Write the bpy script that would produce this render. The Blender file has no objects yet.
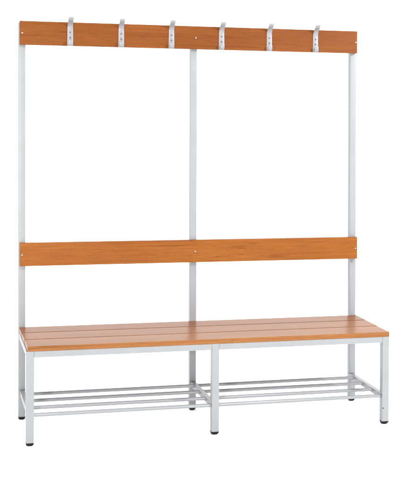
import bpy, bmesh, math, random
from mathutils import Vector, Matrix
random.seed(4)
S = bpy.context.scene
COL = S.collection

# ------------------------------------------------------------------ camera
cam = bpy.data.objects.new('camera', bpy.data.cameras.new('camera'))
COL.objects.link(cam); S.camera = cam
YAW, PITCH, ROLL = .25855, -.04851, .01182
r0 = Vector((math.cos(YAW), -math.sin(YAW), 0)); f0 = Vector((math.sin(YAW), math.cos(YAW), 0)); u0 = Vector((0, 0, 1))
fw = f0*math.cos(PITCH) + u0*math.sin(PITCH); up = -f0*math.sin(PITCH) + u0*math.cos(PITCH)
rx = r0*math.cos(ROLL) + up*math.sin(ROLL); uy = -r0*math.sin(ROLL) + up*math.cos(ROLL)
M = Matrix((rx, uy, -fw)).transposed().to_4x4(); M.translation = Vector((-.35861, -4.3908, 1.30205))
cam.matrix_world = M
cam.data.sensor_fit = 'HORIZONTAL'; cam.data.sensor_width = 36
cam.data.lens = 1137.5*36/407
cam.data.shift_x = (203.5-230.19)/407
cam.data.shift_y = (167.07-242)/407
cam.data.clip_start = .1; cam.data.clip_end = 500

# ------------------------------------------------------------------ white studio light
w = bpy.data.worlds.new('World'); S.world = w; w.use_nodes = True
bg = w.node_tree.nodes['Background']; bg.inputs[0].default_value = (1, 1, 1, 1); bg.inputs[1].default_value = 2.2

def softbox(name, loc, target, size, power, col=(1, 1, 1)):
    l = bpy.data.lights.new(name, 'AREA'); l.shape = 'DISK'; l.size = size; l.energy = power; l.color = col
    o = bpy.data.objects.new(name, l); COL.objects.link(o); o.location = loc
    o.rotation_euler = (Vector(target)-Vector(loc)).to_track_quat('-Z', 'Y').to_euler()
    return o
softbox('studio_lamp_left', (-1.35, -4.5, 1.35), (.75, .1, .7), .42, 205)
softbox('studio_lamp_right', (3.3, -2.3, 2.8), (1.0, .3, 1.2), .34, 185)

S.view_settings.view_transform = 'Standard'; S.view_settings.look = 'None'
S.view_settings.exposure = 0; S.view_settings.gamma = 1

# ------------------------------------------------------------------ materials
def newmat(name):
    m = bpy.data.materials.new(name); m.use_nodes = True
    return m, m.node_tree.nodes, m.node_tree.links, m.node_tree.nodes['Principled BSDF']

def paint(name, col, rough=.38, bump=.015):
    m, N, L, B = newmat(name)
    tc = N.new('ShaderNodeTexCoord')
    n = N.new('ShaderNodeTexNoise'); n.inputs['Scale'].default_value = 9; n.inputs['Detail'].default_value = 5
    L.new(tc.outputs['Object'], n.inputs['Vector'])
    r = N.new('ShaderNodeValToRGB')
    r.color_ramp.elements[0].position = .3; r.color_ramp.elements[1].position = .7
    r.color_ramp.elements[0].color = tuple(c*.955 for c in col)+(1,); r.color_ramp.elements[1].color = tuple(c*1.03 for c in col)+(1,)
    L.new(n.outputs['Fac'], r.inputs[0]); L.new(r.outputs[0], B.inputs['Base Color'])
    f = N.new('ShaderNodeTexNoise'); f.inputs['Scale'].default_value = 700; f.inputs['Detail'].default_value = 2
    L.new(tc.outputs['Object'], f.inputs['Vector'])
    b = N.new('ShaderNodeBump'); b.inputs['Strength'].default_value = bump*5; b.inputs['Distance'].default_value = .0006
    L.new(f.outputs['Fac'], b.inputs['Height']); L.new(b.outputs[0], B.inputs['Normal'])
    B.inputs['Roughness'].default_value = rough
    return m

def wood(name, lo, mid, hi, seed, ring=1.0, streak=.5, rough=.3, coat=.0, spec=.09, ior=1.45):
    """lacquered beech: long growth figure along X, fine pores, slow colour drift"""
    m, N, L, B = newmat(name)
    tc = N.new('ShaderNodeTexCoord')
    def mapped(scale, off):
        mp = N.new('ShaderNodeMapping'); mp.inputs['Scale'].default_value = scale; mp.inputs['Location'].default_value = off
        L.new(tc.outputs['Object'], mp.inputs['Vector']); return mp.outputs[0]
    def mix(a, b, fac, mode='MIX'):
        x = N.new('ShaderNodeMix'); x.data_type = 'RGBA'; x.blend_type = mode
        for i, v in ((6, a), (7, b)):
            if isinstance(v, tuple): x.inputs[i].default_value = v+(1,) if len(v) == 3 else v
            else: L.new(v, x.inputs[i])
        if isinstance(fac, float): x.inputs[0].default_value = fac
        else: L.new(fac, x.inputs[0])
        return x.outputs[2]
    def ramp(src, stops):
        r = N.new('ShaderNodeValToRGB'); e = r.color_ramp.elements
        e[0].position, e[0].color = stops[0][0], (stops[0][1],)*3+(1,)
        e[1].position, e[1].color = stops[-1][0], (stops[-1][1],)*3+(1,)
        for p, v in stops[1:-1]: q = e.new(p); q.color = (v, v, v, 1)
        L.new(src, r.inputs[0]); return r.outputs[0]
    # slow drift of colour
    n1 = N.new('ShaderNodeTexNoise'); n1.inputs['Scale'].default_value = 1; n1.inputs['Detail'].default_value = 4; n1.inputs['Roughness'].default_value = .6
    L.new(mapped((1.7, 13, 13), (seed*3.1, seed, seed*.7)), n1.inputs['Vector'])
    c = mix(lo, hi, ramp(n1.outputs['Fac'], [(.3, 0), (.7, 1)]))
    c = mix(c, mid, .35)
    # growth figure: contour lines of a stretched field give long cathedral lines
    n2 = N.new('ShaderNodeTexNoise'); n2.inputs['Scale'].default_value = 1; n2.inputs['Detail'].default_value = 2.2; n2.inputs['Roughness'].default_value = .42
    L.new(mapped((.6, 27*ring, 27*ring), (seed*1.7, seed*.3, seed*2.3)), n2.inputs['Vector'])
    mul = N.new('ShaderNodeMath'); mul.operation = 'MULTIPLY'; mul.inputs[1].default_value = 9*ring; L.new(n2.outputs['Fac'], mul.inputs[0])
    fr = N.new('ShaderNodeMath'); fr.operation = 'FRACT'; L.new(mul.outputs[0], fr.inputs[0])
    line = ramp(fr.outputs[0], [(0, .6), (.05, 0.08), (.6, 0), (.93, .3), (1, 1)])
    n3 = N.new('ShaderNodeTexNoise'); n3.inputs['Scale'].default_value = 1; n3.inputs['Detail'].default_value = 1
    L.new(mapped((2.3, 5, 5), (seed*5.3, 0, seed)), n3.inputs['Vector'])
    gate = ramp(n3.outputs['Fac'], [(.34, .15), (.58, 1)])
    ml = N.new('ShaderNodeMath'); ml.operation = 'MULTIPLY'; L.new(line, ml.inputs[0]); L.new(gate, ml.inputs[1])
    m2 = N.new('ShaderNodeMath'); m2.operation = 'MULTIPLY'; L.new(ml.outputs[0], m2.inputs[0]); m2.inputs[1].default_value = streak
    c = mix(c, tuple(v*k for v, k in zip(lo, (.55, .42, .34))), m2.outputs[0])
    # fine fibre and short pores
    n4 = N.new('ShaderNodeTexNoise'); n4.inputs['Scale'].default_value = 1; n4.inputs['Detail'].default_value = 6; n4.inputs['Roughness'].default_value = .7
    L.new(mapped((14, 260, 260), (seed, seed, seed)), n4.inputs['Vector'])
    fib = ramp(n4.outputs['Fac'], [(.3, .76), (.7, 1.14)])
    c = mix(c, fib, .75, 'MULTIPLY')
    n5 = N.new('ShaderNodeTexNoise'); n5.inputs['Scale'].default_value = 1; n5.inputs['Detail'].default_value = 0
    L.new(mapped((90, 900, 900), (seed*2, 1, 3)), n5.inputs['Vector'])
    pore = ramp(n5.outputs['Fac'], [(.70, 0), (.80, .45)])
    c = mix(c, tuple(v*.5 for v in lo), pore)
    L.new(c, B.inputs['Base Color'])
    B.inputs['Roughness'].default_value = rough
    B.inputs['Specular IOR Level'].default_value = spec
    B.inputs['IOR'].default_value = ior
    B.inputs['Coat Weight'].default_value = coat; B.inputs['Coat Roughness'].default_value = .12
    b = N.new('ShaderNodeBump'); b.inputs['Strength'].default_value = .12; b.inputs['Distance'].default_value = .0004
    L.new(n4.outputs['Fac'], b.inputs['Height']); L.new(b.outputs[0], B.inputs['Normal'])
    return m

GREY = paint('light_grey_powder_coat', (.160, .163, .169))
BLACK = paint('black_plastic', (.006, .006, .0065), .6)
BLACK.node_tree.nodes['Principled BSDF'].inputs['Specular IOR Level'].default_value = .12
HOOKM = paint('pale_cast_alloy', (.148, .147, .154), .42, .02)
m, N, L, B = newmat('polished_steel'); B.inputs['Base Color'].default_value = (.38, .36, .33, 1); B.inputs['Metallic'].default_value = 1
nz = N.new('ShaderNodeTexNoise'); nz.inputs['Scale'].default_value = 400
rr = N.new('ShaderNodeMapRange'); rr.inputs[3].default_value = .15; rr.inputs[4].default_value = .3
L.new(nz.outputs['Fac'], rr.inputs[0]); L.new(rr.outputs[0], B.inputs['Roughness']); STEEL = m

m, N, L, B = newmat('white_studio_floor')
nz = N.new('ShaderNodeTexNoise'); nz.inputs['Scale'].default_value = 3; nz.inputs['Detail'].default_value = 4
cr = N.new('ShaderNodeValToRGB'); cr.color_ramp.elements[0].color = (.93, .93, .93, 1); cr.color_ramp.elements[1].color = (.95, .95, .95, 1)
L.new(nz.outputs['Fac'], cr.inputs[0]); L.new(cr.outputs[0], B.inputs['Base Color']); B.inputs['Roughness'].default_value = .8
B.inputs['Specular IOR Level'].default_value = .2; FLOOR = m

# ------------------------------------------------------------------ helpers
def link(name, bm, mat, parent=None, bevel=0, seg=2, smooth=True):
    if bevel:
        bmesh.ops.bevel(bm, geom=[e for e in bm.edges if e.calc_face_angle(0) > .6], offset=bevel, segments=seg, profile=.5, affect='EDGES')
    bmesh.ops.recalc_face_normals(bm, faces=bm.faces)
    me = bpy.data.meshes.new(name); bm.to_mesh(me); bm.free(); me.materials.append(mat)
    if smooth:
        for p in me.polygons: p.use_smooth = True
        me.set_sharp_from_angle(angle=math.radians(35))
    o = bpy.data.objects.new(name, me); COL.objects.link(o); o.parent = parent
    return o

def box(x0, x1, y0, y1, z0, z1, tilt=0, bm=None):
    """box; y grows by tilt*z (a leaning post or a board fixed on it)"""
    bm = bm or bmesh.new()
    v = [bm.verts.new((x, y+tilt*z, z)) for z in (z0, z1) for y in (y0, y1) for x in (x0, x1)]
    for f in ((0, 2, 3, 1), (4, 5, 7, 6), (0, 1, 5, 4), (1, 3, 7, 5), (3, 2, 6, 7), (2, 0, 4, 6)):
        bm.faces.new([v[i] for i in f])
    return bm

def lathe(profile, axis_origin, axis='Z', seg=28):
    """profile of (radius, height)"""
    bm = bmesh.new(); rings = []
    for r, h in profile:
        ring = []
        for k in range(seg):
            a = 2*math.pi*k/seg; c, s = r*math.cos(a), r*math.sin(a)
            p = {'Z': (c, s, h), 'Y': (c, -h, s), 'X': (h, c, s)}[axis]
            ring.append(bm.verts.new(Vector(p)+Vector(axis_origin)))
        rings.append(ring)
    for a, b in zip(rings, rings[1:]):
        for k in range(seg): bm.faces.new((a[k], a[(k+1) % seg], b[(k+1) % seg], b[k]))
    bm.faces.new(rings[0]); bm.faces.new(rings[-1][::-1])
    return bm

def rsquare(w, r, n=5):
    pts = []
    for cx, cy, a0 in ((1, 1, 0), (-1, 1, 90), (-1, -1, 180), (1, -1, 270)):
        for k in range(n+1):
            a = math.radians(a0+90*k/n); pts.append((cx*(w/2-r)+r*math.cos(a), cy*(w/2-r)+r*math.sin(a)))
    return pts

def post(x, y, w, z0, z1, tilt=0, r=.0026, lean=0, ztop=0):
    """square tube with rolled corners"""
    bm = bmesh.new(); A = []
    for z in (z0, z1): A.append([bm.verts.new((x+px+lean*(ztop-z), y+py+tilt*z, z)) for px, py in rsquare(w, r)])
    n = len(A[0])
    for k in range(n): bm.faces.new((A[0][k], A[0][(k+1) % n], A[1][(k+1) % n], A[1][k]))
    bm.faces.new(A[0][::-1]); bm.faces.new(A[1])
    return bm

def foot(x, y, w, h):
    """black glide cap closing a square tube: collar, then a rounded pad"""
    bm = bmesh.new(); A = []
    for sc, r, z in ((1.03, .003, h), (1.03, .003, h*.72), (.98, .006, h*.66), (.96, .010, h*.35), (.88, .012, h*.12), (.74, .011, 0)):
        A.append([bm.verts.new((x+px, y+py, z)) for px, py in rsquare(w*sc, r)])
    n = len(A[0])
    for a, b in zip(A, A[1:]):
        for k in range(n): bm.faces.new((a[k], a[(k+1) % n], b[(k+1) % n], b[k]))
    bm.faces.new(A[0]); bm.faces.new(A[-1][::-1])
    return bm

# ------------------------------------------------------------------ the setting
bm = bmesh.new()
vs = [bm.verts.new((x, y, 0)) for x, y in ((-150, -150), (150, -150), (150, 150), (-150, 150))]; bm.faces.new(vs)
fl = link('floor', bm, FLOOR, smooth=False); fl['kind'] = 'structure'

# ------------------------------------------------------------------ the bench
W, D = 1.5, .4192
SF, SR = .0302, .0288           # front leg and rear post sections
FT = .0128                      # height of the foot caps
SEAT, TH = .3905, .0195
TILT = .0308
YR = D-SR                       # front face of the rear posts at the floor
HR, HRH = 1.6694, .0985
HB, HBH = .7456, .0965
BT = .0225                      # board thickness

bench = bpy.data.objects.new('cloakroom_bench', None); COL.objects.link(bench); bench.location = (0, 0, 0)
bench['label'] = 'light grey steel cloakroom bench with beech slats, backrest, six coat hooks and a shoe rack'
bench['category'] = 'bench'

# legs and posts
for x, lean in ((SF/2, 0), (W/2+.0015, .006), (W-SF/2, .012)):      # lean shifts middle and right leg feet sideways to fit image coordinates
    lg = link('leg', post(x, SF/2, SF, FT, SEAT-TH-.0006, lean=lean, ztop=SEAT), GREY, bench)
    link('foot_cap', foot(x+lean*(SEAT-FT), SF/2, SF, FT-.0002), BLACK, lg)
for x, lean in ((SR/2, 0), (W/2, 0), (W-SR/2, .0033)):  # right post skewed in X so its foot fits image coordinates
    ps = link('post', post(x, YR+SR/2, SR, FT, HR-.006, TILT, lean=lean, ztop=HR), GREY, bench)
    ps['lean'] = lean; ps['x0'] = x
    link('foot_cap', foot(x+lean*HR, YR+SR/2+TILT*FT, SR, FT-.0002), BLACK, ps)

# seat frame
FB, FTOP = .3462, SEAT-TH-.0008
for x0, x1 in ((SF+.0002, W/2-SF/2+.0012), (W/2+SF/2+.0018, W-SF-.0002)):
    link('front_rail', box(x0, x1, .0006, .0245, FB, FTOP), GREY, bench, .0018)
for x0, x1 in ((SR+.0002, W/2-SR/2-.0002), (W/2+SR/2+.0002, W-SR-.0002)):
    link('back_rail', box(x0, x1, YR+.0125, YR+.0365, FB, FTOP), GREY, bench, .0018)
for x in (.0150, W/2, W-.0150):
    link('side_rail', box(x-.0135, x+.0135, SF+.0002, YR+TILT*FB-.0004, FB, FTOP), GREY, bench, .0018)

# seat slats
tones = [((.160, .062, .019), (.180, .074, .024), (.198, .084, .031)),
         ((.150, .058, .019), (.168, .068, .024), (.182, .077, .031)),
         ((.132, .047, .018), (.150, .057, .022), (.172, .069, .028))]
for i, ((y0, y1), t) in enumerate(zip(((0, .1325), (.1430, .2730), (.2835, .4000)), tones)):
    mt = wood('beech_seat_board', *t, seed=3.3+i*4.1, ring=.9, streak=.95, rough=.30, coat=0, spec=.07, ior=1.40)
    sl = link('seat_slat', box(.0045-.001*i, W-.0005+.0025*i, y0-.0006, y1, SEAT-TH, SEAT), mt, bench, .0016, 3)

# shoe rack: cross bars from front leg to rear post, four round rods on each side
ZR = .1175; RR = .0073
for i, x in enumerate((.0165, W/2+.0005, W-.0145)):
    link('cross_bar', box(x-.0095, x+.0095, SF+.0002, YR+TILT*ZR-.0003, ZR-.012, ZR+.0085), GREY, bench, .0022, 3)
for y in (.0175, .128, .240, .350):
    for x0, x1 in ((.0262, W/2-.0092), (W/2+.0102, W-.0242)):
        if y < .03: x0, x1 = (x0+.0068 if x0 < .1 else x0+.007), (x1-.007 if x1 < 1 else x1-.0068)
        zz = ZR+.0005
        bm = lathe([(RR+.0016, x0), (RR+.0012, x0+.0012), (RR, x0+.0030), (RR, x1-.0030), (RR+.0012, x1-.0012), (RR+.0016, x1)], (0, y, zz), 'X', 24)
        link('rack_rod', bm, GREY, bench)

# back boards
def board(name, z0, z1, mat, x0, x1):
    return link(name, box(x0, x1, YR-BT-.0004, YR-.0004, z0, z1, TILT), mat, bench, .0018, 3)
rail = board('hook_rail', HR-HRH, HR, wood('beech_hook_rail', (.100, .0270, .0045), (.125, .0355, .0062), (.150, .046, .0090), seed=8.2, ring=.8, streak=.55, rough=.4, coat=0), .0030, W-.0045)
back = board('backrest', HB-HBH, HB, wood('beech_backrest', (.142, .042, .007), (.172, .0545, .009), (.205, .070, .014), seed=2.9, ring=1.15, streak=.75, rough=.4, coat=0), .0040, W+.0010)

def screw(x, z, parent, r=.0038):
    y = YR-BT-.0004+TILT*z
    bm = lathe([(r, 0), (r, .0006), (r*.85, .0017), (r*.5, .0025), (r*.3, .0026), (r*.26, .0014)], (x, y+.0001, z), 'Y', 20)
    return link('screw', bm, STEEL, parent)
for x in (.0130, W/2+.003, W-.0115): screw(x, 1.6195, rail)
for x in (.0130, W/2+.003, W-.0080): screw(x, .6955, back)

# coat hooks: one cast strip each - back plate, leaning hat prong above, short curled coat prong below
def coat_hook(x):
    yb = YR-BT-.0006+TILT*1.62
    zb, zt = HR-HRH, HR
    # (forward, z, half width, half thickness)
    plate = [(.0000, zb-.0010, .0105), (.0000, zb+.008, .0125), (.0000, zb+.030, .0122), (.0000, zb+.055, .0118),
             (.0006, zt-.022, .0116), (.0035, zt-.014, .0114), (.0100, zt-.006, .0112), (.0190, zt+.0015, .0110),
             (.0280, zt+.0075, .0108), (.0335, zt+.0125, .0108), (.0360, zt+.0175, .0106), (.0365, zt+.0200, .0098)]
    coat = [(.0005, zb+.024, .0060), (.0040, zb+.0105, .0075), (.0080, zb+.0035, .0082), (.0120, zb+.0040, .0088),
            (.0150, zb+.0080, .0092), (.0160, zb+.0135, .0092), (.0163, zb+.0190, .0092), (.0163, zb+.0220, .0090)]
    def strip(bm, pts, th, dx=0):
        # dense path
        P = []
        for i in range(len(pts)-1):
            a = pts[max(i-1, 0)]; b = pts[i]; c = pts[i+1]; d = pts[min(i+2, len(pts)-1)]
            for k in range(4):
                t = k/4
                P.append(tuple(.5*((2*b[j])+(-a[j]+c[j])*t+(2*a[j]-5*b[j]+4*c[j]-d[j])*t*t+(-a[j]+3*b[j]-3*c[j]+d[j])*t**3) for j in range(3)))
        P.append(pts[-1]); R = []
        for i, (f, z, hw) in enumerate(P):
            q0, q1 = P[max(i-1, 0)], P[min(i+1, len(P)-1)]
            t = Vector((q1[0]-q0[0], q1[1]-q0[1])).normalized(); n = Vector((t.y, -t.x))      # normal towards the front
            sec = []
            for u, v in ((-1, 0), (-1, .75), (-.86, 1), (.86, 1), (1, .75), (1, 0)):
                ff = f+n.x*th*v; zz = z+n.y*th*v
                sec.append(bm.verts.new((x+dx+hw*u, yb-ff+TILT*(z-1.62), zz)))
            R.append(sec)
        m_ = len(R[0])
        for a, b in zip(R, R[1:]):
            for k in range(m_): bm.faces.new((a[k], a[(k+1) % m_], b[(k+1) % m_], b[k]))
        bm.faces.new(R[0]); bm.faces.new(R[-1][::-1])
    bm = bmesh.new(); strip(bm, plate, .0030)
    strip(bm, coat, .0030)
    h = link('coat_hook', bm, HOOKM, rail)
    h['label'] = 'pale grey metal coat hook screwed over the wooden rail'
    return h, yb
for x in (.2111, .4271, .6446, .8667, 1.0830, 1.2970):
    hk, yb = coat_hook(x+.0005)
# hook screws are modelled as dark recessed heads in the plate
HS = paint('dull_screw_steel', (.045, .045, .05), .5)
for hk in [o for o in rail.children if o.name.startswith('coat_hook')]:
    xs = [v.co.x for v in hk.data.vertices]; xc = (min(xs)+max(xs))/2
    for z in (HR-.042, HR-.064):
        bm = lathe([(.0036, 0), (.0036, .0005), (.0028, .0012), (.0012, .0014)], (xc, YR-BT-.0006+TILT*z-.0030, z), 'Y', 16)
        me_o = link('screw', bm, HS, rail)

# small fixings, and a stud that stands in for a spot of shade
bm = lathe([(.0026, 0), (.0026, .0004), (.0016, .0007)], (W-SF+.0085, 0.0, .0688), 'Y', 14); link('plug', bm, BLACK, bench)
for ps in [o for o in bench.children if o.name.startswith('post')]:
    xc = ps['x0']+ps['lean']*(HR-.127); yc = YR+SR/2+TILT*.127
    bm = post(xc, yc, SR+.0007, .1264, .1278, 0); link('sleeve_joint', bm, HS, ps)
bm = lathe([(.0045, 0), (.0045, .001), (.003, .0022)], (W-SR/2, YR+TILT*.632-.0001, .632), 'Y', 16); link('shade_stud', bm, GREY, bench)  # no real fixing: added stud imitating the shadow spot just below the backrest
